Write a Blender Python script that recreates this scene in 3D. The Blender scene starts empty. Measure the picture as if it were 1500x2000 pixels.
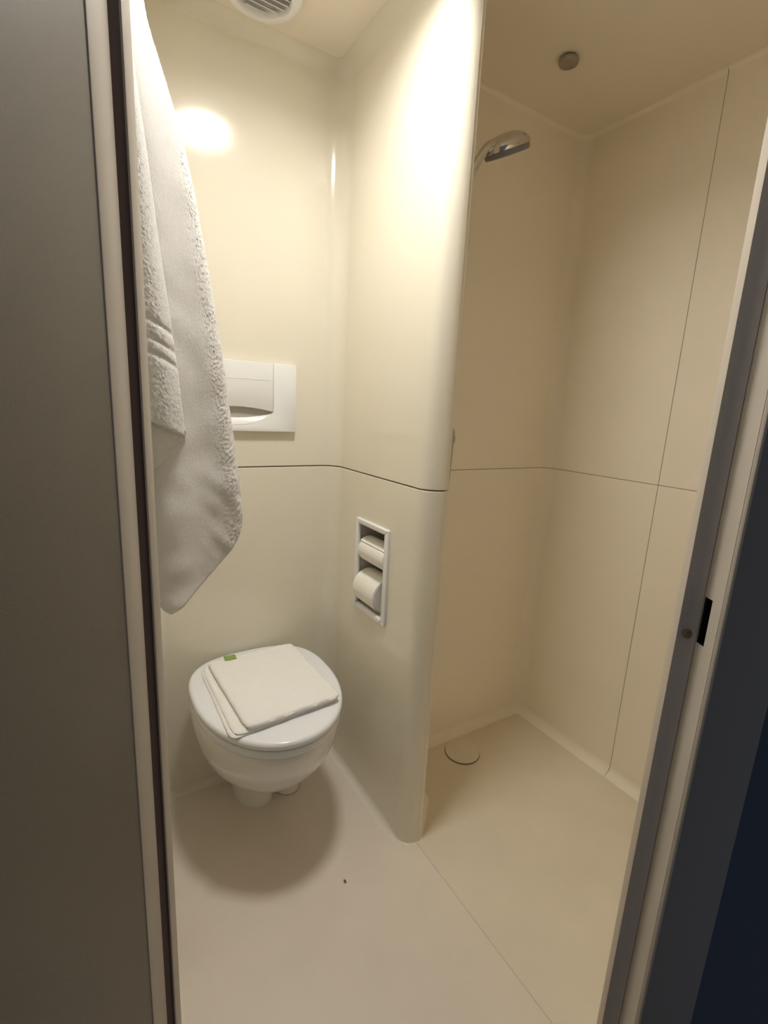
import bpy, bmesh, math, random
from mathutils import Vector, Matrix, noise

random.seed(4)
PI = math.pi
scene = bpy.context.scene
C = scene.collection

# ------------------------------------------------------------------ camera
CAM = Vector((-0.6765, -1.3807, 1.1853))
RX, UX, FX = Vector((0.8508, -0.5231, 0.0497)), Vector((0.0688, 0.2047, 0.9764)), Vector((0.5209, 0.8274, -0.2101))
cd = bpy.data.cameras.new('camera'); cam = bpy.data.objects.new('camera', cd); C.objects.link(cam)
cam.matrix_world = Matrix(((RX.x, UX.x, -FX.x, CAM.x), (RX.y, UX.y, -FX.y, CAM.y), (RX.z, UX.z, -FX.z, CAM.z), (0, 0, 0, 1)))
cd.sensor_fit = 'AUTO'; cd.sensor_width = 36.0
cd.lens = 942.9 * 36.0 / 2000.0
cd.clip_start = 0.02
scene.camera = cam

# ------------------------------------------------------------------ world: the dim corridor outside the cabin
w = bpy.data.worlds.new('world'); scene.world = w; w.use_nodes = True
w.node_tree.nodes['Background'].inputs[0].default_value = (0.92, 0.95, 1.0, 1)
w.node_tree.nodes['Background'].inputs[1].default_value = 0.085

scene.view_settings.view_transform = 'Standard'
scene.view_settings.look = 'None'
scene.view_settings.exposure = 0.0
scene.view_settings.gamma = 1.0
scene.view_settings.use_curve_mapping = False
LAMP_POWER = 115.0
LAMP_RECESS = 0.045
LAMP_COLOR = (1.0, 0.96, 0.895, 1)
scene.cycles.max_bounces = 12; scene.cycles.diffuse_bounces = 10      # the small pale cabin is lit by many bounces
HC = 2.07          # ceiling height

# ------------------------------------------------------------------ materials
def mat(name, col, rough=0.5, metal=0.0, coat=0.0, bump=0.0, bscale=200.0, var=0.0, vscale=4.0, sheen=0.0, spec=0.5, detail=2.0):
    m = bpy.data.materials.new(name); m.use_nodes = True
    nt = m.node_tree; b = nt.nodes['Principled BSDF']
    b.inputs['Base Color'].default_value = (*col, 1)
    b.inputs['Roughness'].default_value = rough
    b.inputs['Metallic'].default_value = metal
    b.inputs['Coat Weight'].default_value = coat
    b.inputs['Coat Roughness'].default_value = 0.06
    b.inputs['Sheen Weight'].default_value = sheen
    b.inputs['Specular IOR Level'].default_value = spec
    tc = nt.nodes.new('ShaderNodeTexCoord')
    if var > 0:
        n = nt.nodes.new('ShaderNodeTexNoise'); n.inputs['Scale'].default_value = vscale; n.inputs['Detail'].default_value = 4
        nt.links.new(tc.outputs['Object'], n.inputs['Vector'])
        r = nt.nodes.new('ShaderNodeValToRGB')
        r.color_ramp.elements[0].position = 0.3; r.color_ramp.elements[1].position = 0.7
        r.color_ramp.elements[0].color = (*[c * (1 - var) for c in col], 1)
        r.color_ramp.elements[1].color = (*[min(1, c * (1 + var)) for c in col], 1)
        nt.links.new(n.outputs['Fac'], r.inputs['Fac']); nt.links.new(r.outputs['Color'], b.inputs['Base Color'])
    if bump > 0:
        n = nt.nodes.new('ShaderNodeTexNoise'); n.inputs['Scale'].default_value = bscale; n.inputs['Detail'].default_value = detail
        nt.links.new(tc.outputs['Object'], n.inputs['Vector'])
        bp = nt.nodes.new('ShaderNodeBump'); bp.inputs['Strength'].default_value = 1.0; bp.inputs['Distance'].default_value = bump
        nt.links.new(n.outputs['Fac'], bp.inputs['Height']); nt.links.new(bp.outputs['Normal'], b.inputs['Normal'])
    return m

M = {}
M['gelcoat'] = mat('glossy_cream_gelcoat', (0.785, 0.745, 0.635), 0.13, coat=0.0, bump=0.0006, bscale=9, var=0.015, vscale=3, detail=1)
M['shower'] = mat('satin_cream_laminate', (0.885, 0.825, 0.705), 0.38, bump=0.00012, bscale=450, var=0.015, vscale=3)
M['ceiling'] = mat('cream_ceiling', (0.83, 0.765, 0.67), 0.42, bump=0.00012, bscale=400)
M['floor'] = mat('matt_beige_floor', (0.78, 0.71, 0.62), 0.5, bump=0.00025, bscale=500, var=0.03, vscale=6)
M['tray'] = mat('matt_sand_shower_tray', (0.765, 0.70, 0.575), 0.5, bump=0.00025, bscale=500, var=0.03, vscale=6)
M['ceramic'] = mat('white_ceramic', (0.87, 0.865, 0.85), 0.12, coat=0.4)
M['lid'] = mat('white_thermoset_lid', (0.85, 0.87, 0.905), 0.2, coat=0.2)
M['plastic'] = mat('white_plastic', (0.82, 0.825, 0.835), 0.32)
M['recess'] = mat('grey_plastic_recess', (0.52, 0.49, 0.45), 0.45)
M['paper'] = mat('white_tissue_paper', (0.86, 0.84, 0.79), 0.95, bump=0.0004, bscale=260)
M['card'] = mat('brown_cardboard', (0.32, 0.24, 0.17), 0.9)
M['terry'] = mat('white_terry', (0.86, 0.845, 0.82), 1.0, bump=0.0016, bscale=800, sheen=0.3, detail=4)
M['plush'] = mat('white_towel_plush', (0.84, 0.825, 0.80), 1.0, bump=0.0007, bscale=900, sheen=0.3, detail=4)
M['weave'] = mat('white_towel_weave', (0.86, 0.84, 0.80), 1.0, bump=0.0008, bscale=900, sheen=0.2)
M['hand_terry'] = mat('white_hand_towel_terry', (0.96, 0.955, 0.935), 1.0, bump=0.0018, bscale=520, sheen=0.3)
M['tag'] = mat('green_label', (0.25, 0.36, 0.08), 0.8, bump=0.0004, bscale=900)
M['tag_print'] = mat('pale_green_print', (0.42, 0.52, 0.2), 0.8)
M['chrome'] = mat('chrome', (0.70, 0.69, 0.68), 0.13, metal=1.0)
M['spray'] = mat('grey_spray_face', (0.20, 0.20, 0.20), 0.4)
M['hose'] = mat('dull_chrome_hose', (0.40, 0.375, 0.34), 0.28, metal=1.0)
M['steel'] = mat('brushed_steel', (0.42, 0.39, 0.35), 0.35, metal=1.0, bump=0.0001, bscale=300)
M['frame'] = mat('greige_painted_steel', (0.66, 0.60, 0.52), 0.45, bump=0.00008, bscale=500)
M['gasket_l'] = mat('brown_rubber_gasket', (0.17, 0.115, 0.105), 0.6, bump=0.0001, bscale=300)
M['gasket_r'] = mat('grey_rubber_gasket', (0.68, 0.64, 0.635), 0.6, bump=0.0001, bscale=300)
M['navy'] = mat('shaded_architrave', (0.30, 0.30, 0.325), 0.55)  # outward face of the frame, with its shade put into a darker colour
M['navywall'] = mat('dark_navy_wall', (0.065, 0.095, 0.17), 0.7, bump=0.0003, bscale=300)
M['door'] = mat('olive_grey_door_laminate', (0.165, 0.15, 0.122), 0.5, bump=0.00015, bscale=700)
M['dark'] = mat('dark_gap', (0.02, 0.018, 0.015), 0.9)
M['seam'] = mat('brown_sealant', (0.24, 0.17, 0.105), 0.8)
M['slat'] = mat('grey_white_vent_plastic', (0.62, 0.61, 0.59), 0.4)
M['crumb'] = mat('brown_crumb', (0.22, 0.13, 0.05), 0.9, var=0.3, vscale=200)
M['silicone'] = mat('yellowed_silicone', (0.42, 0.29, 0.12), 0.5)
def emit(name, col, s):
    m = bpy.data.materials.new(name); m.use_nodes = True
    b = m.node_tree.nodes['Principled BSDF']
    b.inputs['Base Color'].default_value = (0.9, 0.9, 0.9, 1)
    b.inputs['Emission Color'].default_value = col; b.inputs['Emission Strength'].default_value = s
    return m

# ------------------------------------------------------------------ helpers
def mesh_obj(name, verts, faces, m, parent=None, smooth=True, normals=None, angle=None):
    me = bpy.data.meshes.new(name); me.from_pydata([tuple(v) for v in verts], [], faces)
    if normals is not None:
        me.shade_smooth(); me.normals_split_custom_set_from_vertices([tuple(n) for n in normals])
    elif smooth:
        me.shade_smooth()
        if angle is not None: me.set_sharp_from_angle(angle=math.radians(angle))
    me.materials.append(M[m] if isinstance(m, str) else m)
    o = bpy.data.objects.new(name, me); C.objects.link(o)
    if parent is not None: o.parent = parent; o.matrix_parent_inverse = parent.matrix_world.inverted()
    return o
def bm_obj(name, bm, m, parent=None, angle=35):
    bmesh.ops.recalc_face_normals(bm, faces=bm.faces[:])
    me = bpy.data.meshes.new(name); bm.to_mesh(me); bm.free()
    me.shade_smooth(); me.set_sharp_from_angle(angle=math.radians(angle))
    me.materials.append(M[m] if isinstance(m, str) else m)
    o = bpy.data.objects.new(name, me); C.objects.link(o)
    if parent is not None: o.parent = parent; o.matrix_parent_inverse = parent.matrix_world.inverted()
    return o
def tag(o, label, cat, group=None, kind=None):
    o['label'] = label; o['category'] = cat
    if group: o['group'] = group
    if kind: o['kind'] = kind
    return o
def thing(name, label, cat, loc=(0, 0, 0), group=None, kind=None):
    o = bpy.data.objects.new(name, None); C.objects.link(o); o.location = loc; o.empty_display_size = 0.05
    o.matrix_world = Matrix.Translation(loc)
    return tag(o, label, cat, group, kind)
def extrude(name, poly, axis, a, b, m, parent=None, bevel=0.0, seg=2, conv=None):
    """poly: 2D outline; axis 'z','y','x' or a conv function (p,q,t)->xyz; extruded from a to b"""
    if conv is None:
        conv = {'z': lambda p, q, t: (p, q, t), 'y': lambda p, q, t: (p, t, q), 'x': lambda p, q, t: (t, p, q)}[axis]
    bm = bmesh.new()
    v0 = [bm.verts.new(conv(p, q, a)) for p, q in poly]; v1 = [bm.verts.new(conv(p, q, b)) for p, q in poly]
    n = len(poly)
    bm.faces.new(v0); bm.faces.new(v1[::-1])
    for i in range(n): bm.faces.new((v0[i], v0[(i + 1) % n], v1[(i + 1) % n], v1[i]))
    bmesh.ops.recalc_face_normals(bm, faces=bm.faces[:])
    if bevel > 0:
        es = [e for e in bm.edges if len(e.link_faces) == 2 and e.calc_face_angle(0) > 0.6]
        bmesh.ops.bevel(bm, geom=es, offset=bevel, segments=seg, affect='EDGES', profile=0.5, clamp_overlap=True)
    return bm_obj(name, bm, m, parent)
def box(name, x0, x1, y0, y1, z0, z1, m, parent=None, bevel=0.0):
    return extrude(name, [(x0, y0), (x1, y0), (x1, y1), (x0, y1)], 'z', z0, z1, m, parent, bevel)
def frame_of(d):
    d = Vector(d).normalized()
    a = Vector((0, 0, 1)) if abs(d.z) < 0.9 else Vector((1, 0, 0))
    u = d.cross(a).normalized(); v = d.cross(u).normalized()
    return d, u, v
def lathe(name, prof, origin, axis, m, parent=None, seg=48, angle=35):
    """prof: (radius, height along axis)"""
    d, u, v = frame_of(axis); o = Vector(origin); vs, fs = [], []
    rows = []
    for r, h in prof:
        if r < 1e-6: rows.append([len(vs)]); vs.append(o + d * h)
        else:
            rows.append(list(range(len(vs), len(vs) + seg)))
            for k in range(seg):
                t = 2 * PI * k / seg; vs.append(o + d * h + (u * math.cos(t) + v * math.sin(t)) * r)
    for A, B in zip(rows, rows[1:]):
        for k in range(seg):
            k2 = (k + 1) % seg
            if len(A) == 1 and len(B) == 1: continue
            if len(A) == 1: fs.append((A[0], B[k], B[k2]))
            elif len(B) == 1: fs.append((A[k], A[k2], B[0]))
            else: fs.append((A[k], A[k2], B[k2], B[k]))
    bm = bmesh.new(); bv = [bm.verts.new(p) for p in vs]
    for f in fs: bm.faces.new([bv[i] for i in f])
    return bm_obj(name, bm, m, parent, angle)
def catmull(pts, n=10):
    out = []
    P = [Vector(p) for p in pts]; P = [2 * P[0] - P[1]] + P + [2 * P[-1] - P[-2]]
    for i in range(1, len(P) - 2):
        for k in range(n):
            t = k / n; a, b, c, d = P[i - 1:i + 3]
            out.append(0.5 * ((2 * b) + (c - a) * t + (2 * a - 5 * b + 4 * c - d) * t * t + (3 * b - a - 3 * c + d) * t ** 3))
    out.append(P[-2]); return out
def tube(name, pts, rad, m, parent=None, seg=16, ridged=0.0):
    """rad: number or list per point"""
    vs, fs = [], []; n = len(pts); pts = [Vector(p) for p in pts]
    up = None
    for i, p in enumerate(pts):
        d = (pts[min(i + 1, n - 1)] - pts[max(i - 1, 0)]).normalized()
        if up is None: _, u, v = frame_of(d)
        else:
            u = (up - d * up.dot(d)).normalized(); v = d.cross(u)
        up = u
        r = rad[i] if isinstance(rad, (list, tuple)) else rad
        if ridged and i % 2: r *= 1 - ridged
        for k in range(seg):
            t = 2 * PI * k / seg; vs.append(p + (u * math.cos(t) + v * math.sin(t)) * r)
    for i in range(n - 1):
        for k in range(seg):
            k2 = (k + 1) % seg; fs.append((i * seg + k, i * seg + k2, (i + 1) * seg + k2, (i + 1) * seg + k))
    fs.append(tuple(range(seg))[::-1]); fs.append(tuple(range((n - 1) * seg, n * seg)))
    bm = bmesh.new(); bv = [bm.verts.new(p) for p in vs]
    for f in fs: bm.faces.new([bv[i] for i in f])
    return bm_obj(name, bm, m, parent, 50)
def interp(tab, x):
    if x <= tab[0][0]: return tab[0][1]
    for (a, b), (c, d) in zip(tab, tab[1:]):
        if x <= c: return b + (d - b) * (x - a) / (c - a)
    return tab[-1][1]
def smooth_interp(tab, x):
    h = 0.02
    return (interp(tab, x - h) + 2 * interp(tab, x) + interp(tab, x + h)) / 4

# ------------------------------------------------------------------ moulded wall liners
def fillet_path(pts, rad, seg=20):
    """plan polyline, room on the right hand; returns [(pos, normal)] and corner split indices"""
    P = [Vector((x, y)) for x, y in pts]; out = []; mids = []
    nr = lambda d: Vector((d.y, -d.x))
    n = len(P)
    d0 = (P[1] - P[0]).normalized(); out.append((P[0], nr(d0)))
    for i in range(1, n - 1):
        d0 = (P[i] - P[i - 1]).normalized(); d1 = (P[i + 1] - P[i]).normalized()
        R = rad[i]
        ang = math.atan2(d0.x * d1.y - d0.y * d1.x, d0.dot(d1))
        if R <= 0:
            out.append((P[i], nr(d0))); mids.append(len(out)); out.append((P[i], nr(d1))); continue
        tl = R * math.tan(abs(ang) / 2); s = P[i] - d0 * tl
        sg = 1 if ang > 0 else -1
        cen = s + Vector((-d0.y, d0.x)) * sg * R
        for k in range(seg + 1):
            a = ang * k / seg; c, sn = math.cos(a), math.sin(a)
            d = Vector((d0.x * c - d0.y * sn, d0.x * sn + d0.y * c))
            out.append((cen - Vector((-d.y, d.x)) * sg * R, nr(d)))
            if k == seg // 2: mids.append(len(out) - 1)
    d1 = (P[-1] - P[-2]).normalized(); out.append((P[-1], nr(d1)))
    return out, mids
def densify(path, cuts):
    """insert a point on a straight run at every cut = (axis, value, lo index coordinate test)"""
    for ax, val, test in cuts:
        for i in range(len(path) - 1):
            a, b = path[i][0], path[i + 1][0]
            if test(a) and test(b) and (a[ax] - val) * (b[ax] - val) < 0:
                t = (val - a[ax]) / (b[ax] - a[ax]); path.insert(i + 1, (a.lerp(b, t), path[i][1])); break
    return path
SEAM = 1.0; GAP = 0.0016
def prof_lower(rc, extra=(), GAP=GAP):
    rows = []
    for k in range(13):
        a = PI / 2 * (1 - k / 12); rows.append((rc * (1 - math.cos(a)), rc * (1 - math.sin(a)), math.cos(a), math.sin(a)))
    for z in extra: rows.append((0, z, 1, 0))
    rows += [(0, SEAM - GAP - 0.0015, 1, 0), (-0.0004, SEAM - GAP - 0.0004, .7, .7), (-0.0015, SEAM - GAP, 0, 1), (-0.010, SEAM - GAP, 0, 1)]
    return rows
def prof_upper(rc, GAP=GAP):
    rows = [(-0.010, SEAM + GAP, 0, -1), (-0.0015, SEAM + GAP, 0, -1), (-0.0004, SEAM + GAP + 0.0004, .7, -.7), (0, SEAM + GAP + 0.0015, 1, 0)]
    for k in range(13):
        a = PI / 2 * k / 12; rows.append((rc * (1 - math.cos(a)), HC - rc * (1 - math.sin(a)), math.cos(a), -math.sin(a)))
    return rows
def sweep(name, path, prof, m, parent, hole=None):
    vs, ns, fs = [], [], []; pf = prof if callable(prof) else (lambda p: prof)
    prof = pf(Vector((9, 9))); W = len(prof)
    for p, n in path:
        for o, z, nh, nz in pf(p):
            vs.append((p.x + n.x * o, p.y + n.y * o, z)); l = math.hypot(nh, nz); ns.append((n.x * nh / l, n.y * nh / l, nz / l))
    for i in range(len(path) - 1):
        if (path[i][0] - path[i + 1][0]).length < 1e-7: continue
        for k in range(W - 1):
            if hole:
                q = (path[i][0] + path[i + 1][0]) / 2; zc = (prof[k][1] + prof[k + 1][1]) / 2
                if hole(q, zc): continue
            fs.append((i * W + k, (i + 1) * W + k, (i + 1) * W + k + 1, i * W + k + 1))
    return mesh_obj(name, vs, fs, m, parent, normals=ns)
def seam_strip(path, parent):
    vs, fs = [], []
    for p, n in path:
        q = p - n * 0.009; vs += [(q.x, q.y, SEAM - 0.006), (q.x, q.y, SEAM + 0.006)]
    for i in range(len(path) - 1): fs.append((2 * i, 2 * i + 1, 2 * i + 3, 2 * i + 2))
    return mesh_obj('seam_seal', vs, fs, 'seam', parent)

XR, YB, YS = 0.783, -0.174, -0.5965
# the cove at the foot of the partition runs out to almost nothing at its rounded end
def niche_cove(p): return 0.022 - 0.018 * max(0.0, min(1.0, (-0.40 - p.y) / 0.07)) * (1 if p.x > -0.01 else 0)
def shower_cove(p): return 0.032 - 0.028 * max(0.0, min(1.0, (0.139 - p.x) / 0.05))
# --- niche liner: left wall, back wall, partition with a bull-nosed end
HY0, HY1, HZ0, HZ1 = -0.334, -0.180, 0.610, 0.856        # cut-out for the paper holder
npath, nm = fillet_path([(-0.6178, -0.745), (-0.560, 0.0), (0.0, 0.0), (0.0, -0.497), (0.050, -0.497)], [0, 0.055, 0.055, 0.046, 0])
npath = densify(npath, [(1, HY1, lambda v: abs(v.x) < 1e-5), (1, HY0, lambda v: abs(v.x) < 1e-5)] + [(1, -0.40 - 0.006 * k, lambda v: abs(v.x) < 1e-5) for k in range(9)])
# recompute split indices (middle of the two concave fillets)
def nearest(path, x, y): return min(range(len(path)), key=lambda i: (path[i][0] - Vector((x, y))).length)
i1 = nearest(npath, -0.545, -0.016); i2 = nearest(npath, -0.016, -0.016)
hole = lambda q, z: abs(q.x) < 1e-4 and HY0 < q.y < HY1 and HZ0 < z < HZ1
for nm_, lab, a, b in (('wall_left', 'cream glossy side wall of the toilet niche behind the hanging towel', 0, i1),
                       ('wall_back', 'cream glossy back wall of the toilet niche behind the toilet', i1, i2),
                       ('wall_partition', 'cream glossy partition with rounded end between toilet and shower', i2, len(npath) - 1)):
    t = thing(nm_, lab, 'wall', kind='structure'); seg = npath[a:b + 1]
    sweep('panel', seg, prof_upper(0.035), 'gelcoat', t)
    sweep('panel', seg, lambda p: prof_lower(niche_cove(p), (HZ0, HZ1)), 'gelcoat', t, hole)
    seam_strip(seg, t)
# --- shower liner
spath, sm = fillet_path([(0.0495, -0.4935), (0.061, -0.4935), (0.14, -0.375), (0.14, YB), (XR, YB), (XR, YS + 0.0007)], [0, 0.002, 0.02, 0.045, 0.045, 0])
j1 = nearest(spath, 0.153, YB - 0.013); j2 = nearest(spath, XR - 0.013, YB - 0.013)
for nm_, lab, a, b in (('wall_shower_left', 'satin cream shower side of the partition wall', 0, j1),
                       ('wall_shower_back', 'satin cream back wall of the shower below the shower head', j1, j2)):
    t = thing(nm_, lab, 'wall', kind='structure'); seg = spath[a:b + 1]
    sweep('panel', seg, prof_upper(0.012, 0.0007), 'shower', t); sweep('panel', seg, lambda p: prof_lower(shower_cove(p), (), 0.0007), 'shower', t); seam_strip(seg, t)
t = thing('wall_right', 'satin cream right shower wall with vertical and horizontal panel joints', 'wall', kind='structure')
seg = spath[j2:]
sweep('panel', seg, prof_upper(0.012, 0.0007), 'shower', t); sweep('panel', seg, prof_lower(0.032, (), 0.0007), 'shower', t); seam_strip(seg, t)
rpath, _ = fillet_path([(XR, YS - 0.0007), (XR, -1.24)], [0, 0])
sweep('panel', rpath, prof_upper(0.012, 0.0007), 'shower', t); sweep('panel', rpath, prof_lower(0.032, (), 0.0007), 'shower', t); seam_strip(rpath, t)
box('joint_seal', XR + 0.003, XR + 0.006, YS - 0.006, YS + 0.006, 0.0, HC, 'seam', t)

# --- door coordinates: U to the right along the doorway, D from the viewer into the room
FH, RH = Vector((0.5328, 0.8462, 0)), Vector((0.8462, -0.5328, 0))
def ud(U, D, z=0.0): return (CAM.x + FH.x * D + RH.x * U, CAM.y + FH.y * D + RH.y * U, z)
def udc(p, q, t): return ud(p, q, t)

# --- front wall on the inside of the cabin, right of the doorway
fw = tag(extrude('wall_front', [ud(0.388, 0.575)[:2], (XR + 0.02, -1.24), (XR + 0.02, -1.30), ud(0.48, 0.557)[:2]], 'z', 0, HC, 'shower'),
         'cream inner wall beside the doorway on the shower side', 'wall', kind='structure')
# --- floors and ceiling
A = ud(-0.33, 0.50); B = ud(0.45, 0.50)
fl = tag(extrude('floor', [(-0.70, 0.05), (-0.70, A[1]), A[:2], (0.0424, A[1] + (B[1] - A[1]) * (0.0424 - A[0]) / (B[0] - A[0])), (0.0424, 0.05)], 'z', -0.03, 0.0, 'floor', bevel=0.0008),
         'matt beige moulded floor on the toilet side', 'floor', kind='structure')
ft = tag(extrude('floor_shower', [(0.0431, 0.05), (0.0431, A[1] + (B[1] - A[1]) * (0.0431 - A[0]) / (B[0] - A[0])), B[:2], (XR + 0.05, -1.27), (XR + 0.05, 0.05)], 'z', -0.03, 0.0, 'tray', bevel=0.0008),
         'sand coloured shower floor with round drain cover', 'floor', kind='structure')
sb = tag(box('floor_base', -0.72, XR + 0.06, -1.45, 0.06, -0.06, -0.0302, 'seam'), 'base slab under the two floor panels', 'floor', kind='structure')
LX, LY, LR = -0.261, -0.560, 0.100          # ceiling lamp opening
def slab_with_opening():
    bm = bmesh.new(); xa, xb = -0.72, XR + 0.06
    arc_ = [(LX - LR * math.cos(PI * k / 32), LR * math.sin(PI * k / 32)) for k in range(33)]
    polys = [[(xa, 0.06), (xa, LY)] + [(x, LY + h) for x, h in arc_] + [(xb, LY), (xb, 0.06)],
             [(xa, LY), (xa, -0.80), ud(-0.33, 0.50)[:2], ud(0.45, 0.50)[:2], (xb, -1.27), (xb, LY)] + [(x, LY - h) for x, h in arc_[::-1]]]
    for poly in polys:
        v0 = [bm.verts.new((x, y, HC)) for x, y in poly]; v1 = [bm.verts.new((x, y, HC + 0.10)) for x, y in poly]; n = len(poly)
        bm.faces.new(v0); bm.faces.new(v1[::-1])
        for i in range(n): bm.faces.new((v0[i], v0[(i + 1) % n], v1[(i + 1) % n], v1[i]))
    bmesh.ops.triangulate(bm, faces=[f for f in bm.faces if len(f.verts) > 4])
    return bm
ce = tag(bm_obj('ceiling', slab_with_opening(), 'ceiling'), 'low cream ceiling over toilet and shower', 'ceiling', kind='structure')

# ------------------------------------------------------------------ door frame
ZT = 2.02
tf = thing('trim_1', 'greige steel door frame with dark rubber seal around the doorway', 'door frame', ud(0, 0.55), kind='structure')
# left jamb: inner stop, gasket groove, reveal
extrude('door_stop', [(-0.2635, 0.5262), (-0.2635, 0.5425), (-0.292, 0.566), (-0.292, 0.557), (-0.2660, 0.5375), (-0.2660, 0.5262)], None, 0, ZT, 'frame', tf, 0.0006, conv=udc)
extrude('gasket', [(-0.2662, 0.5285), (-0.2662, 0.5370), (-0.291, 0.555), (-0.291, 0.5155), (-0.276, 0.5155), (-0.272, 0.521)], None, 0, ZT, 'gasket_l', tf, 0.001, conv=udc)
extrude('jamb', [(-0.270, 0.4800), (-0.40, 0.4800), (-0.40, 0.580), (-0.292, 0.580), (-0.292, 0.5150), (-0.270, 0.5150)], None, 0, ZT, 'frame', tf, 0.0015, conv=udc)
# right jamb
extrude('door_stop', [(0.3692, 0.556), (0.3712, 0.556), (0.3735, 0.566), (0.390, 0.566), (0.390, 0.574), (0.3712, 0.572)], None, 0, ZT, 'frame', tf, 0.0005, conv=udc)
extrude('gasket', [(0.3714, 0.5575), (0.376, 0.5575), (0.384, 0.5545), (0.3895, 0.5495), (0.3895, 0.5655), (0.3737, 0.5655)], None, 0, ZT, 'gasket_r', tf, 0.0008, conv=udc)
SZ0, SZ1, SD0, SD1 = 0.925, 0.984, 0.5352, 0.5488
U0 = 0.390
def quadbox(nm, pts): return extrude(nm, pts, None, 0, 1, 'frame', tf, conv=udc)
# reveal built around the latch slot
for a, b, c, d in ((0, SZ0, 0.519, 0.562), (SZ1, ZT, 0.519, 0.562), (SZ0, SZ1, 0.519, SD0), (SZ0, SZ1, SD1, 0.562)):
    extrude('reveal', [(U0, c), (U0, d), (U0 + 0.002, d), (U0 + 0.002, c)], None, a, b, 'frame', tf, conv=udc)
vs = []; 
for uu in (U0 + 0.0005, U0 + 0.03):
    for z_, d_ in ((SZ0, SD0), (SZ0, SD1), (SZ1, SD1), (SZ1, SD0)): vs.append(ud(uu, d_, z_))
mesh_obj('latch_slot', vs, [(4, 5, 6, 7), (0, 1, 5, 4), (1, 2, 6, 5), (2, 3, 7, 6), (3, 0, 4, 7)], 'dark', tf, smooth=False)['label'] = 'black latch slot'
extrude('edge_bead', [(U0 + 0.0, 0.5195), (U0 + 0.0022, 0.5145), (U0 + 0.005, 0.5145), (U0 + 0.005, 0.5195)], None, 0, ZT, 'frame', tf, 0.0008, conv=udc)
extrude('architrave', [(U0 + 0.0045, 0.5155), (0.466, 0.5155), (0.466, 0.535), (U0 + 0.0045, 0.535)], None, 0, ZT, 'navy', tf, 0.001, conv=udc)
d_ = Vector(ud(0, 1)) - Vector(ud(0, 0))
bt = lathe('buffer_stud', [(0.0, 0.0), (0.0052, 0.0), (0.0058, 0.0008), (0.0056, 0.0022), (0.0042, 0.0028), (0.0036, 0.0022), (0, 0.0022)], ud(0.3815, 0.5555, 0.932), (-FH.x, -FH.y, 0), 'card', tf, 24)
# head of the frame
extrude('head_jamb', [(-0.40, 0.5145), (0.466, 0.5145), (0.466, 0.562), (-0.40, 0.562)], None, ZT, HC, 'frame', tf, conv=udc)
# corridor wall right of the frame
tag(extrude('wall_corridor', [(0.466, 0.523), (1.05, 0.523), (1.05, 0.555), (0.466, 0.555)], None, 0, 2.3, 'navywall', conv=udc),
    'dark navy corridor wall right of the door frame', 'wall', kind='structure')
# open door leaf at the left
dl = thing('door_1', 'olive grey door leaf standing open at the left edge', 'door', ud(-0.31, 0.2), kind='structure')
extrude('leaf', [(-0.2712, 0.4797), (-0.2712, -0.14), (-0.311, -0.14), (-0.311, 0.4797)], None, 0.008, ZT - 0.005, 'door', dl, 0.0004, conv=udc)

# ------------------------------------------------------------------ ceiling lamp (just above the frame of the photo)
lp = thing('ceiling_lamp', 'round recessed white ceiling lamp above the toilet niche', 'lamp', (LX, LY, HC))
LI = LR - 0.004
lathe('lamp_ring', [(LR + 0.012, 0.0), (LR + 0.012, -0.002), (LR + 0.008, -0.004), (LI + 0.002, -0.004), (LI, -0.002), (LI, LAMP_RECESS)], (LX, LY, HC), (0, 0, 1), 'plastic', lp, 64)
lathe('diffuser', [(LI, LAMP_RECESS - 0.002), (LI * .8, LAMP_RECESS - 0.006), (LI * .5, LAMP_RECESS - 0.008), (0, LAMP_RECESS - 0.009), (0, LAMP_RECESS), (LI, LAMP_RECESS)], (LX, LY, HC), (0, 0, 1), emit('lamp_glow', LAMP_COLOR, LAMP_POWER), lp, 64)

# ------------------------------------------------------------------ air vent
VX, VY, VR = -0.277, -0.143, 0.088
vt = thing('air_vent', 'round white louvred air vent on the ceiling', 'vent', (VX, VY, HC))
lathe('vent_rim', [(VR, 0.0), (VR, 0.010), (VR - 0.004, 0.018), (VR - 0.012, 0.023), (VR - 0.024, 0.024), (VR - 0.026, 0.020), (VR - 0.026, 0.002), (0, 0.002)], (VX, VY, HC), (0, 0, -1), 'plastic', vt, 64)
ri = VR - 0.0255; ns_ = 8
for k in range(ns_):
    yy = -ri + (k + 0.5) * 2 * ri / ns_
    hw = math.sqrt(max(ri * ri - (abs(yy) + 0.003) ** 2, 0.0003))
    bm = bmesh.new(); q = []
    for xx in (-hw, hw):
        for (dy, dz) in ((-0.0085, -0.018), (-0.0065, -0.0195), (0.008, -0.007), (0.006, -0.0055)): q.append(bm.verts.new((VX + xx, VY + yy + dy, HC + dz)))
    for f in ((0, 1, 2, 3), (7, 6, 5, 4), (0, 4, 5, 1), (1, 5, 6, 2), (2, 6, 7, 3), (3, 7, 4, 0)): bm.faces.new([q[i] for i in f])
    bm_obj('slat', bm, 'slat', vt)

# ------------------------------------------------------------------ shower ceiling disc
cb = thing('ceiling_rosette', 'small round dark metal cap on the shower ceiling', 'ceiling cap', (0.432, -0.385, HC))
lathe('cap', [(0.0, 0.016), (0.020, 0.0155), (0.0235, 0.014), (0.0245, 0.011), (0.0245, 0.006), (0.022, 0.005)], (0.432, -0.385, HC), (0, 0, -1), 'steel', cb)
lathe('neck', [(0.019, 0.007), (0.019, 0.0)], (0.432, -0.385, HC), (0, 0, -1), 'spray', cb)

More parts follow.
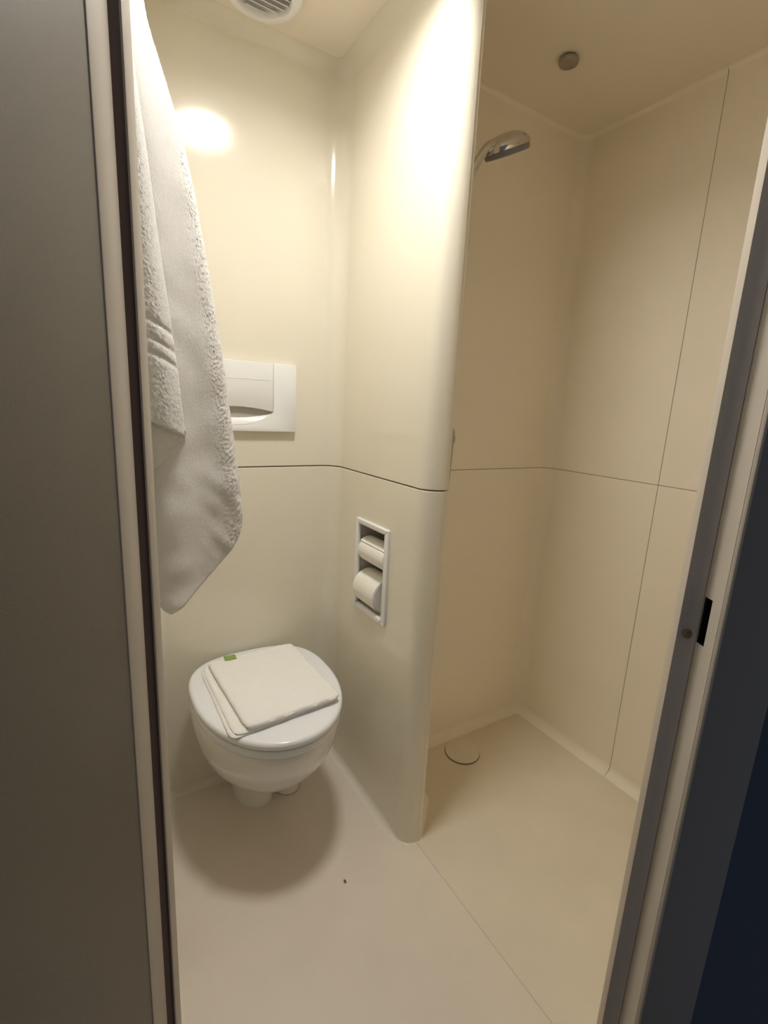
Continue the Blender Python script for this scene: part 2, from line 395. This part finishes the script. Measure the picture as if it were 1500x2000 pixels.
# ------------------------------------------------------------------ drain cover
dr = thing('drain_cover', 'round beige drain cover on the shower floor', 'drain', (0.398, -0.277, 0))
lathe('cover', [(0.0, 0.0075), (0.055, 0.0075), (0.0585, 0.0065), (0.0595, 0.0045), (0.0595, 0.003)], (0.398, -0.277, 0), (0, 0, 1), 'tray', dr, 64)
lathe('gap_ring', [(0.0575, 0.003), (0.0575, 0.0008), (0.0612, 0.0008), (0.0612, 0.0)], (0.398, -0.277, 0), (0, 0, 1), 'seam', dr, 64)

# ------------------------------------------------------------------ crumb on the floor
bm = bmesh.new(); bmesh.ops.create_icosphere(bm, subdivisions=2, radius=0.0042)
for v in bm.verts:
    v.co = Vector((v.co.x * 0.75, v.co.y * 1.25, v.co.z * 0.45)) * (1 + 0.35 * noise.noise(v.co * 400)); v.co += Vector((-0.184, -0.502, 0.0015))
tag(bm_obj('crumb', bm, 'crumb'), 'tiny brown crumb lying on the beige floor', 'crumb')

# ------------------------------------------------------------------ toilet
TX = -0.2945
toilet = thing('toilet', 'white ceramic toilet with closed lid in the niche', 'toilet', (TX, -0.17, 0))
def d_outline(hw, yf, yb, n=72, back=2.9, front=2.05, cx=TX, split=0.42):
    """closed plan outline: rounded front (towards -y), squarer back"""
    ym = yb + (yf - yb) * split; pts = []
    for k in range(n):
        a = 2 * PI * k / n; c, s = math.cos(a), math.sin(a)
        e = front if s < 0 else back
        x = hw * math.copysign(abs(c) ** (2 / e), c)
        y = ym + (abs(yf - ym) if s < 0 else abs(yb - ym)) * math.copysign(abs(s) ** (2 / e), s)
        pts.append((cx + x, y))
    return pts
def loft(name, secs, m, parent, cap0=True, cap1=True, angle=40):
    """secs: list of (outline, z)"""
    bm = bmesh.new(); rows = []
    for ol, z in secs: rows.append([bm.verts.new((x, y, z)) for x, y in ol])
    n = len(rows[0])
    for a, b in zip(rows, rows[1:]):
        for k in range(n): bm.faces.new((a[k], a[(k + 1) % n], b[(k + 1) % n], b[k]))
    if cap0: bm.faces.new(rows[0][::-1])
    if cap1: bm.faces.new(rows[-1])
    return bm_obj(name, bm, m, parent, angle)
# ceramic body: (z, half width, front y, back y, centre x)
tab = [(0.000, 0.060, -0.172, -0.012), (0.030, 0.060, -0.176, -0.012), (0.070, 0.060, -0.184, -0.012), (0.105, 0.061, -0.196, -0.010),
       (0.135, 0.063, -0.212, -0.008), (0.158, 0.070, -0.236, -0.006), (0.172, 0.090, -0.272, -0.005), (0.188, 0.115, -0.322, -0.004),
       (0.206, 0.135, -0.355, -0.004), (0.222, 0.146, -0.374, -0.004), (0.230, 0.150, -0.380, -0.004), (0.236, 0.155, -0.388, -0.004), (0.260, 0.167, -0.412, -0.004),
       (0.295, 0.177, -0.438, -0.004), (0.330, 0.183, -0.456, -0.004), (0.360, 0.186, -0.465, -0.004), (0.380, 0.187, -0.468, -0.004), (0.387, 0.185, -0.466, -0.006), (0.390, 0.177, -0.457, -0.012)]
loft('bowl', [(d_outline(hw, yf, yb, back=3.2), z) for z, hw, yf, yb in tab], 'ceramic', toilet)
# side foot of the pedestal, with its sealant bead on the floor
ftab = [(0.0, 0.052, -0.168), (0.02, 0.051, -0.170), (0.06, 0.050, -0.174), (0.10, 0.050, -0.182), (0.14, 0.052, -0.195), (0.18, 0.05, -0.21)]
loft('foot', [(d_outline(hw, yf, -0.02, cx=-0.1985, back=3), z) for z, hw, yf in ftab], 'ceramic', toilet)
loft('sealant', [(d_outline(0.0535, -0.1695, -0.018, cx=-0.1985, back=3), 0.0), (d_outline(0.052, -0.168, -0.02, cx=-0.1985, back=3), 0.002)], 'silicone', toilet)
# seat ring and lid
def rim(hw, yf, yb, z0, z1, r, up=True):
    s = []
    for k in range(5):
        a = PI / 2 * k / 4; i = r * (1 - math.sin(a)); s.append((i, z0 + r * (1 - math.cos(a))))
    q = []
    for k in range(7):
        a = PI / 2 * k / 6; i = r * (1 - math.cos(a)); q.append((i, z1 - r + r * math.sin(a)))
    return [(d_outline(hw - i, yf + i, yb - i), z) for i, z in s + q]
seat = loft('seat_ring', rim(0.188, -0.474, -0.020, 0.393, 0.4125, 0.004), 'lid', toilet)
lidsec = rim(0.191, -0.478, -0.012, 0.415, 0.437, 0.010)
lidsec += [(d_outline(0.170, -0.456, -0.034), 0.4378), (d_outline(0.12, -0.39, -0.09), 0.4385), (d_outline(0.05, -0.30, -0.17), 0.439)]
loft('lid', lidsec, 'lid', toilet)
for s in (-1, 1):
    lathe('hinge', [(0, 0), (0.010, 0), (0.011, 0.002), (0.011, 0.028), (0.010, 0.030), (0, 0.030)], (TX + s * 0.105 - 0.015, -0.030, 0.409), (1, 0, 0), 'chrome', toilet, 24)

# ------------------------------------------------------------------ folded hand towel on the lid
ht = thing('hand_towel', 'folded white hand towel with green tag lying on the toilet lid', 'towel', (-0.30, -0.24, 0.437))
def cloth_slab(name, cor, z0, th, m, parent, nx=56, ny=56, seed=0.0, wav=0.0012, edge=0.010):
    """cor: four plan corners (back-left, back-right, front-right, front-left); pillow-edged folded layer"""
    c = [Vector(p) for p in cor]; bm = bmesh.new(); top, bot = [], []
    def P(u, v):
        a_, b_ = 2 * u - 1, 2 * v - 1
        u = 0.5 + 0.5 * a_ * (1 - 0.035 * abs(b_) ** 14); v = 0.5 + 0.5 * b_ * (1 - 0.035 * abs(a_) ** 14)
        return (c[0] * (1 - u) + c[1] * u) * (1 - v) + (c[3] * (1 - u) + c[2] * u) * v
    W = ((c[1] - c[0]).length + (c[2] - c[3]).length) / 2; H = ((c[3] - c[0]).length + (c[2] - c[1]).length) / 2
    ease = lambda k, n: 0.5 - 0.5 * math.cos(PI * k / n)
    for j in range(ny + 1):
        rt, rb = [], []
        for i in range(nx + 1):
            u = 0.75 * i / nx + 0.25 * ease(i, nx); v = 0.75 * j / ny + 0.25 * ease(j, ny)
            p = P(u, v); d = min(min(u, 1 - u) * W, min(v, 1 - v) * H)
            w_ = noise.noise(Vector((p.x * 14 + seed, p.y * 14, seed))) * 0.003 * min(1, d / 0.03)
            f = math.sqrt(max(0, 1 - (1 - min(1, d / edge)) ** 2))
            n1 = noise.noise(Vector((p.x * 30 + seed, p.y * 30, 3.1))) * wav + noise.noise(Vector((p.x * 160, p.y * 160, seed))) * wav * 0.4
            jig = Vector((noise.noise(Vector((p.x * 40, p.y * 40, seed + 9))), noise.noise(Vector((p.x * 40, p.y * 40, seed + 5))))) * 0.0015
            rt.append(bm.verts.new((p.x + jig.x, p.y + jig.y, z0 + th * (0.5 + 0.5 * f) + n1 * f + w_ * 0.3)))
            rb.append(rt[-1] if (i in (0, nx) or j in (0, ny)) else bm.verts.new((p.x + jig.x, p.y + jig.y, z0 + th * (0.5 - 0.5 * f))))
        top.append(rt); bot.append(rb)
    for j in range(ny):
        for i in range(nx):
            bm.faces.new((top[j][i], top[j][i + 1], top[j + 1][i + 1], top[j + 1][i]))
            q = (bot[j][i], bot[j + 1][i], bot[j + 1][i + 1], bot[j][i + 1])
            if len(set(q)) == 4 and bm.faces.get(q) is None: bm.faces.new(q)
    return bm_obj(name, bm, m, parent, 80)
cloth_slab('under_layer', [(-0.441, -0.082), (-0.175, -0.075), (-0.160, -0.385), (-0.440, -0.412)], 0.438, 0.006, 'hand_terry', ht, seed=1.3, edge=0.004)
cloth_slab('middle_layer', [(-0.436, -0.080), (-0.172, -0.074), (-0.156, -0.388), (-0.432, -0.410)], 0.4435, 0.006, 'hand_terry', ht, seed=4.7, edge=0.004)
cloth_slab('top_layer', [(-0.422, -0.078), (-0.166, -0.070), (-0.154, -0.392), (-0.405, -0.412)], 0.4485, 0.013, 'hand_terry', ht, seed=8.2, wav=0.0026, edge=0.010)
tg = cloth_slab('tag', [(-0.374, -0.070), (-0.341, -0.071), (-0.342, -0.100), (-0.375, -0.099)], 0.4612, 0.0016, 'tag', ht, 10, 10, 2.2, 0.0002, 0.001)
tg['label'] = 'green cloth tag'
for k, (a, b) in enumerate(((-0.368, -0.352), (-0.368, -0.348))):
    box('tag_print', a, b, -0.080 - k * 0.009, -0.077 - k * 0.009, 0.4623, 0.4632, 'tag_print', tg)

# ------------------------------------------------------------------ flush plate
fp = thing('flush_plate', 'white rectangular flush plate with curved push button on back wall', 'flush plate', (-0.31, 0, 1.2))
PX, FY = -0.310, -0.016
X0, X1, Z0, Z1 = -0.481, -0.139, 1.103, 1.292
BW = 0.1035; ZL = 1.157
arc = lambda x, d: ZL + d * (1 - ((x - PX) / BW) ** 2)
xs = [PX + BW * (1 - 2 * k / 24) for k in range(25)]       # right to left
extrude('plate', [(X1, Z0), (X1, Z1), (PX + BW, Z1)] + [(x, arc(x, -0.037)) for x in xs] + [(PX - BW, Z1), (X0, Z1), (X0, Z0)], 'y', FY, -0.0005, 'plastic', fp, 0.0015)
g = 0.0016
btn = [(PX - BW + g, Z1), (PX + BW - g, Z1)] + [(x * 1.0 - math.copysign(min(g, abs(x - PX)), x - PX), arc(x, 0.012) + 0.0012) for x in xs]
bo = extrude('push_button', btn, 'y', FY - 0.0018, -0.004, 'plastic', fp, 0.0012)
extrude('button_ridge', [(PX - BW + 0.006, 1.2460), (PX + BW - 0.012, 1.2460), (PX + BW - 0.012, 1.2445), (PX - BW + 0.006, 1.2445)], 'y', FY - 0.0024, FY - 0.001, 'plastic', bo, 0.0004)
# scooped finger recess below the button
vs, fs = [], []
for x in xs: vs += [(x, FY + 0.0004, arc(x, -0.0365)), (x, FY + 0.003, arc(x, -0.028)), (x, -0.006, arc(x, -0.017))]
for k in range(24):
    for j in range(2): a = 3 * k + j; fs.append((a, a + 3, a + 4, a + 1))
mesh_obj('scoop', vs, fs, 'plastic', fp)
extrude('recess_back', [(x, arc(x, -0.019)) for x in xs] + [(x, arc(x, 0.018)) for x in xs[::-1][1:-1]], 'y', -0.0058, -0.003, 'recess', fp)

# ------------------------------------------------------------------ recessed paper holder and two rolls
hy = (HY0 + HY1) / 2; hz = (HZ0 + HZ1) / 2
ph = thing('paper_holder', 'white recessed double toilet paper holder in the partition', 'paper holder', (0, hy, hz))
OY0, OY1, OZ0, OZ1 = -0.346, -0.168, 0.596, 0.869; FW = 0.0150
def holder_bar(poly): extrude('frame_bar', poly, 'x', -0.0085, 0.002, 'plastic', ph, 0.0025, 3)
holder_bar([(OY0, OZ0), (OY1, OZ0), (OY1 - FW, OZ0 + FW), (OY0 + FW + .004, OZ0 + FW)])
holder_bar([(OY0, OZ1), (OY1, OZ1), (OY1 - FW, OZ1 - FW), (OY0 + FW + .004, OZ1 - FW)])
holder_bar([(OY1, OZ0), (OY1, OZ1), (OY1 - FW, OZ1 - FW), (OY1 - FW, OZ0 + FW)])
holder_bar([(OY0, OZ0), (OY0, OZ1), (OY0 + FW + .004, OZ1 - FW), (OY0 + FW + .004, OZ0 + FW)])
a0, a1, b0, b1, dp = HY0, HY1, HZ0, HZ1, 0.085
vs = [(0.0, a0, b0), (0.0, a1, b0), (0.0, a1, b1), (0.0, a0, b1), (dp, a0, b0), (dp, a1, b0), (dp, a1, b1), (dp, a0, b1)]
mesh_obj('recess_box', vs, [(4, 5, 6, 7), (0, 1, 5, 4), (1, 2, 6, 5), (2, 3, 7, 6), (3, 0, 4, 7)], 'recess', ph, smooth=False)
for yy, zz in ((OY1 - 0.0135, OZ0 + 0.012), (OY0 + 0.022, OZ0 + 0.012)):
    lathe('corner_stud', [(0.006, 0), (0.006, 0.003), (0.004, 0.0048), (0, 0.005)], (-0.008, yy, zz), (-1, 0, 0), 'plastic', ph, 20)
UR, LRo = 0.0370, 0.0500
UC, LC = (0.026, 0.778), (0.030, 0.664)
for (cx_, cz_) in (UC, LC):
    tube('spindle', [(cx_, a0 + 0.001, cz_), (cx_, a1 - 0.001, cz_)], 0.009, 'plastic', ph, 16)
    extrude('bracket', [(-0.006, cz_ - 0.010), (0.05, cz_ - 0.014), (0.05, cz_ + 0.014), (-0.006, cz_ + 0.010)], None, a1 - 0.009, a1 - 0.003, 'plastic', ph, 0.002, conv=lambda p, q, t: (p, t, q))
def roll(name, label, c, r, y0, y1, flap):
    t = thing(name, label, 'toilet roll', (c[0], (y0 + y1) / 2, c[1] - r), 'toilet rolls in the holder')
    L = y1 - y0
    lathe('paper', [(0.021, 0.0), (r - 0.002, 0.0), (r, 0.0018), (r, L - 0.0018), (r - 0.002, L), (0.021, L)], (c[0], y0, c[1]), (0, 1, 0), 'paper', t, 56)
    lathe('core', [(0.0215, 0.0), (0.0215, L), (0.0195, L), (0.0195, 0.0), (0.0215, 0.0)], (c[0], y0, c[1]), (0, 1, 0), 'card', t, 32)
    vs, fs = [], []
    pts = []
    for k in range(15):
        a = math.radians(flap[0] + (flap[1] - flap[0]) * k / 14); rr = r + 0.0012 + flap[2] * (k / 14) ** 3
        pts.append((c[0] - rr * math.cos(a), c[1] + rr * math.sin(a)))
    poly = pts + [(x - (x - c[0]) * 0.02, z - (z - c[1]) * 0.02) for x, z in pts[::-1]]
    extrude('loose_sheet', poly, 'y', y0 + 0.001, y1 - 0.001, 'paper', t)
    return t
roll('toilet_roll', 'smaller upper toilet paper roll in the holder', UC, UR, -0.326, -0.190, (120, 42, 0.0022))
roll('toilet_roll', 'larger lower toilet paper roll in the holder', LC, LRo, -0.304, -0.186, (130, -62, 0.002))

# ------------------------------------------------------------------ hand shower
hs = thing('hand_shower', 'chrome hand shower head on its holder above the shower', 'shower head', (0.155, -0.34, 1.66))
HD = Vector((0.2625, -0.368, 1.8355)); fn = Vector((0.46, 0.14, -0.87)).normalized()
ax = Vector((0.875, 0.0, 0.48)); ax = (ax - fn * ax.dot(fn)).normalized(); bx_ = fn.cross(ax)
# oval head: dome on the upper side, flat spray plate below
def oval(name, prof, m, ra=0.064, rb=0.052):
    bm = bmesh.new(); rows = []; n = 48
    for r, h in prof:
        if r < 1e-6: rows.append([bm.verts.new(HD + fn * h)])
        else: rows.append([bm.verts.new(HD + fn * h + ax * (ra * r * math.cos(2 * PI * k / n)) + bx_ * (rb * r * math.sin(2 * PI * k / n))) for k in range(n)])
    for A, B in zip(rows, rows[1:]):
        for k in range(n):
            k2 = (k + 1) % n
            if len(A) == 1: bm.faces.new((A[0], B[k], B[k2]))
            elif len(B) == 1: bm.faces.new((A[k], A[k2], B[0]))
            else: bm.faces.new((A[k], A[k2], B[k2], B[k]))
    return bm_obj(name, bm, m, hs, 45)
oval('head', [(0, -0.024), (0.25, -0.0235), (0.5, -0.0205), (0.72, -0.015), (0.88, -0.008), (0.97, -0.001), (1.0, 0.006), (0.99, 0.010), (0.93, 0.011)], 'chrome')
oval('spray_plate', [(0.965, 0.009), (0.955, 0.019), (0.90, 0.0225), (0.6, 0.0235), (0, 0.024)], 'spray')
n_ = HD + fn * -0.004
hp = catmull([n_ - ax * 0.005 - fn * 0.001, n_ - ax * 0.036 - fn * 0.001, (0.2010, -0.37, 1.8075), (0.1775, -0.37, 1.7785), (0.1605, -0.366, 1.7433), (0.1515, -0.352, 1.70), (0.1505, -0.340, 1.635)], 8)
tube('handle', hp, [0.019 - 0.009 * min(1, k / 22) for k in range(len(hp))], 'chrome', hs, 20)
extrude('holder', [(0.138, 1.655), (0.162, 1.660), (0.162, 1.685), (0.138, 1.690)], 'y', -0.362, -0.330, 'chrome', hs, 0.003)
lathe('mode_button', [(0.0085, 0), (0.0085, 0.004), (0.006, 0.0055), (0, 0.006)], HD - ax * 0.006 - bx_ * 0.034 - fn * 0.008, (-fn * 0.5 - bx_ * 0.7), 'spray', hs, 20)

# ------------------------------------------------------------------ shower hose with wall outlet
sh = thing('shower_hose', 'slim chrome shower hose hanging from its outlet beside the partition', 'hose', (0.14, -0.36, 1.1))
lathe('wall_rosette', [(0, 0.006), (0.018, 0.006), (0.022, 0.003), (0.022, 0.0)], (0.14, -0.357, 1.136), (1, 0, 0), 'chrome', sh, 32)
tube('outlet_elbow', catmull([(0.140, -0.357, 1.136), (0.160, -0.357, 1.140), (0.171, -0.357, 1.135), (0.1735, -0.357, 1.120)], 6), 0.0068, 'hose', sh)
lathe('hose_nut', [(0, 0.0), (0.0078, 0.0), (0.0082, 0.003), (0.0075, 0.016), (0.0060, 0.020), (0, 0.020)], (0.1738, -0.357, 1.122), (0.02, 0, -1), 'hose', sh, 24)
hpts = catmull([(0.1740, -0.357, 1.102), (0.1715, -0.357, 1.03), (0.1665, -0.357, 0.95), (0.1585, -0.357, 0.86), (0.153, -0.345, 0.70), (0.153, -0.320, 0.60), (0.153, -0.285, 0.58), (0.153, -0.262, 0.66),
                (0.153, -0.262, 0.90), (0.153, -0.285, 1.25), (0.153, -0.325, 1.50), (0.1505, -0.340, 1.636)], 26)
tube('hose', hpts, 0.0052, 'hose', sh, 12, ridged=0.12)

# ------------------------------------------------------------------ bath towel on its hook
hk = thing('towel_hook', 'small chrome hook on the side wall that carries the bath towel', 'hook', (-0.600, -0.53, 1.84))
lathe('hook_plate', [(0, 0.004), (0.016, 0.004), (0.018, 0.0)], (-0.601, -0.53, 1.845), (1, -0.08, 0), 'chrome', hk, 24)
tube('hook_arm', catmull([(-0.600, -0.53, 1.845), (-0.582, -0.53, 1.838), (-0.570, -0.53, 1.845), (-0.568, -0.53, 1.862)], 6), 0.0045, 'chrome', hk, 12)
tw = thing('bath_towel', 'large white terry bath towel hanging in folds on the left', 'towel', (-0.58, -0.53, 1.83))
R_main = [(0.972, -0.444), (1.028, -0.448), (1.135, -0.460), (1.260, -0.474), (1.329, -0.485), (1.417, -0.498), (1.505, -0.512), (1.580, -0.529), (1.661, -0.555), (1.705, -0.571), (1.737, -0.575), (1.85, -0.580)]
def cloth_sheet(name, nz, nx, pos, m, zt, zb_fn, th, fuzz=lambda s: 1.0):
    """pos(s,t)-> Vector centre, th(s) half thickness; closed double-sided sheet"""
    bm = bmesh.new(); F, Bk = [], []
    for j in range(nz + 1):
        t = j / nz; rf, rb = [], []
        for i in range(nx + 1):
            s = i / nx; p, nn = pos(s, t)
            h = th * math.sqrt(max(0, 1 - max(0, (s - 0.965) / 0.035) ** 2)) * math.sqrt(max(0.0, 1 - max(0, (t - 0.992) / 0.008) ** 2))
            h = max(h, 0.0002)
            q = p * 260; fz = (noise.noise(q * 1.5) * 0.0010 + noise.noise(p * 650) * 0.0008) * fuzz(s)
            rf.append(bm.verts.new(p + nn * (h + fz))); rb.append(bm.verts.new(p - nn * (h + fz * 0.3)))
        F.append(rf); Bk.append(rb)
    for j in range(nz):
        for i in range(nx):
            bm.faces.new((F[j][i], F[j][i + 1], F[j + 1][i + 1], F[j + 1][i])); bm.faces.new((Bk[j][i], Bk[j + 1][i], Bk[j + 1][i + 1], Bk[j][i + 1]))
        bm.faces.new((F[j][0], F[j + 1][0], Bk[j + 1][0], Bk[j][0])); bm.faces.new((F[j][nx], Bk[j][nx], Bk[j + 1][nx], F[j + 1][nx]))
    for i in range(nx):
        bm.faces.new((F[0][i], Bk[0][i], Bk[0][i + 1], F[0][i + 1])); bm.faces.new((F[nz][i], F[nz][i + 1], Bk[nz][i + 1], Bk[nz][i]))
    return bm_obj(name, bm, m, tw, 80)
ZTOP = 1.845
def hem(x):   # lower edge of the main layer
    return interp([(-0.606, 0.880), (-0.590, 0.853), (-0.578, 0.836), (-0.570, 0.830), (-0.553, 0.837), (-0.509, 0.875), (-0.473, 0.909), (-0.458, 0.928), (-0.449, 0.945), (-0.444, 0.975), (-0.43, 1.01)], x)
def main_pos(s, t):
    xl = -0.597
    zb = hem(xl + (-0.4435 - xl) * s)                    # the lower edge follows the slanting hem
    z = ZTOP + (zb - ZTOP) * t
    xr = smooth_interp(R_main, max(z, 0.975)); x = xl + (xr - xl) * s
    dn = min(1, t * 1.2)
    # rounded fold at the right, a shallow valley and a second fold towards the wall
    x += 0.016 * s - 0.003
    y = -0.546 + 0.040 * s - 0.020 * math.sin(PI * min(1, s * 1.02)) ** 0.8 * dn - 0.010 * dn * math.sin(2.2 * PI * s + 0.4) + 0.024 * s ** 6
    y += 0.010 * dn * noise.noise(Vector((x * 7, z * 3.0, 0.3))) + 0.003 * noise.noise(Vector((x * 22 + z * 14, z * 16 - x * 10, 2.0))) * dn
    low = max(0.0, min(1.0, (1.12 - z) / 0.12))
    y += 0.0009 * low * math.sin((x * 0.8 + z * 0.9) * 170 + 3 * noise.noise(Vector((x * 9, z * 9, 1)))) * max(0, s - 0.35)
    return Vector((x, y, z)), Vector((0.15 + 0.5 * (s - 0.4), -1, 0)).normalized()
cloth_sheet('main_layer', 480, 110, main_pos, 'plush', ZTOP, hem, 0.0042, lambda s: 0.22 + 1.1 * max(0, min(1, (s - 0.72) / 0.14)))
R_flap = [(1.088, -0.535), (1.124, -0.536), (1.168, -0.539), (1.243, -0.545), (1.314, -0.5525), (1.394, -0.5615), (1.507, -0.572), (1.616, -0.584), (1.68, -0.591), (1.80, -0.594)]
def flap_pos(s, t):
    xl = -0.603
    zb = 1.148 + (1.124 - 1.148) * max(0, (s - 0.25) / 0.75)
    z = 1.74 + (zb - 1.74) * t
    xr = smooth_interp(R_flap, z); x = xl + (xr - xl) * s
    y = -0.583 + 0.020 * s - 0.012 * math.sin(PI * min(1, 0.15 + s * 0.85)) + 0.012 * s ** 4
    # woven border: three slanting creases
    for zc in (1.300, 1.276, 1.256):
        dz = z - (zc - 0.45 * (x - xl)); y += 0.0036 * math.exp(-(dz / 0.0045) ** 2) * (0.4 + 0.6 * s)
    y += 0.003 * noise.noise(Vector((x * 20, z * 9, 5.0)))
    return Vector((x, y, z)), Vector((0.1, -1, 0)).normalized()
cloth_sheet('front_flap', 300, 40, flap_pos, 'terry', 1.74, None, 0.0034)
def tail_pos(s, t):
    xl = -0.603; xr = -0.5355
    x = xl + (xr - xl) * s
    zt_ = 1.170 + (1.134 - 1.170) * s
    zb = 1.074 + (1.119 - 1.074) * max(0, (s - 0.22) / 0.78)
    z = zt_ + (zb - zt_) * t
    y = -0.575 + 0.020 * s + 0.006 * t - 0.004 * math.sin(PI * s) + 0.002 * noise.noise(Vector((x * 30, z * 20, 7.0)))
    return Vector((x, y, z)), Vector((0.05, -1, 0)).normalized()
cloth_sheet('flap_underside', 60, 40, tail_pos, 'weave', 1.16, None, 0.0016)
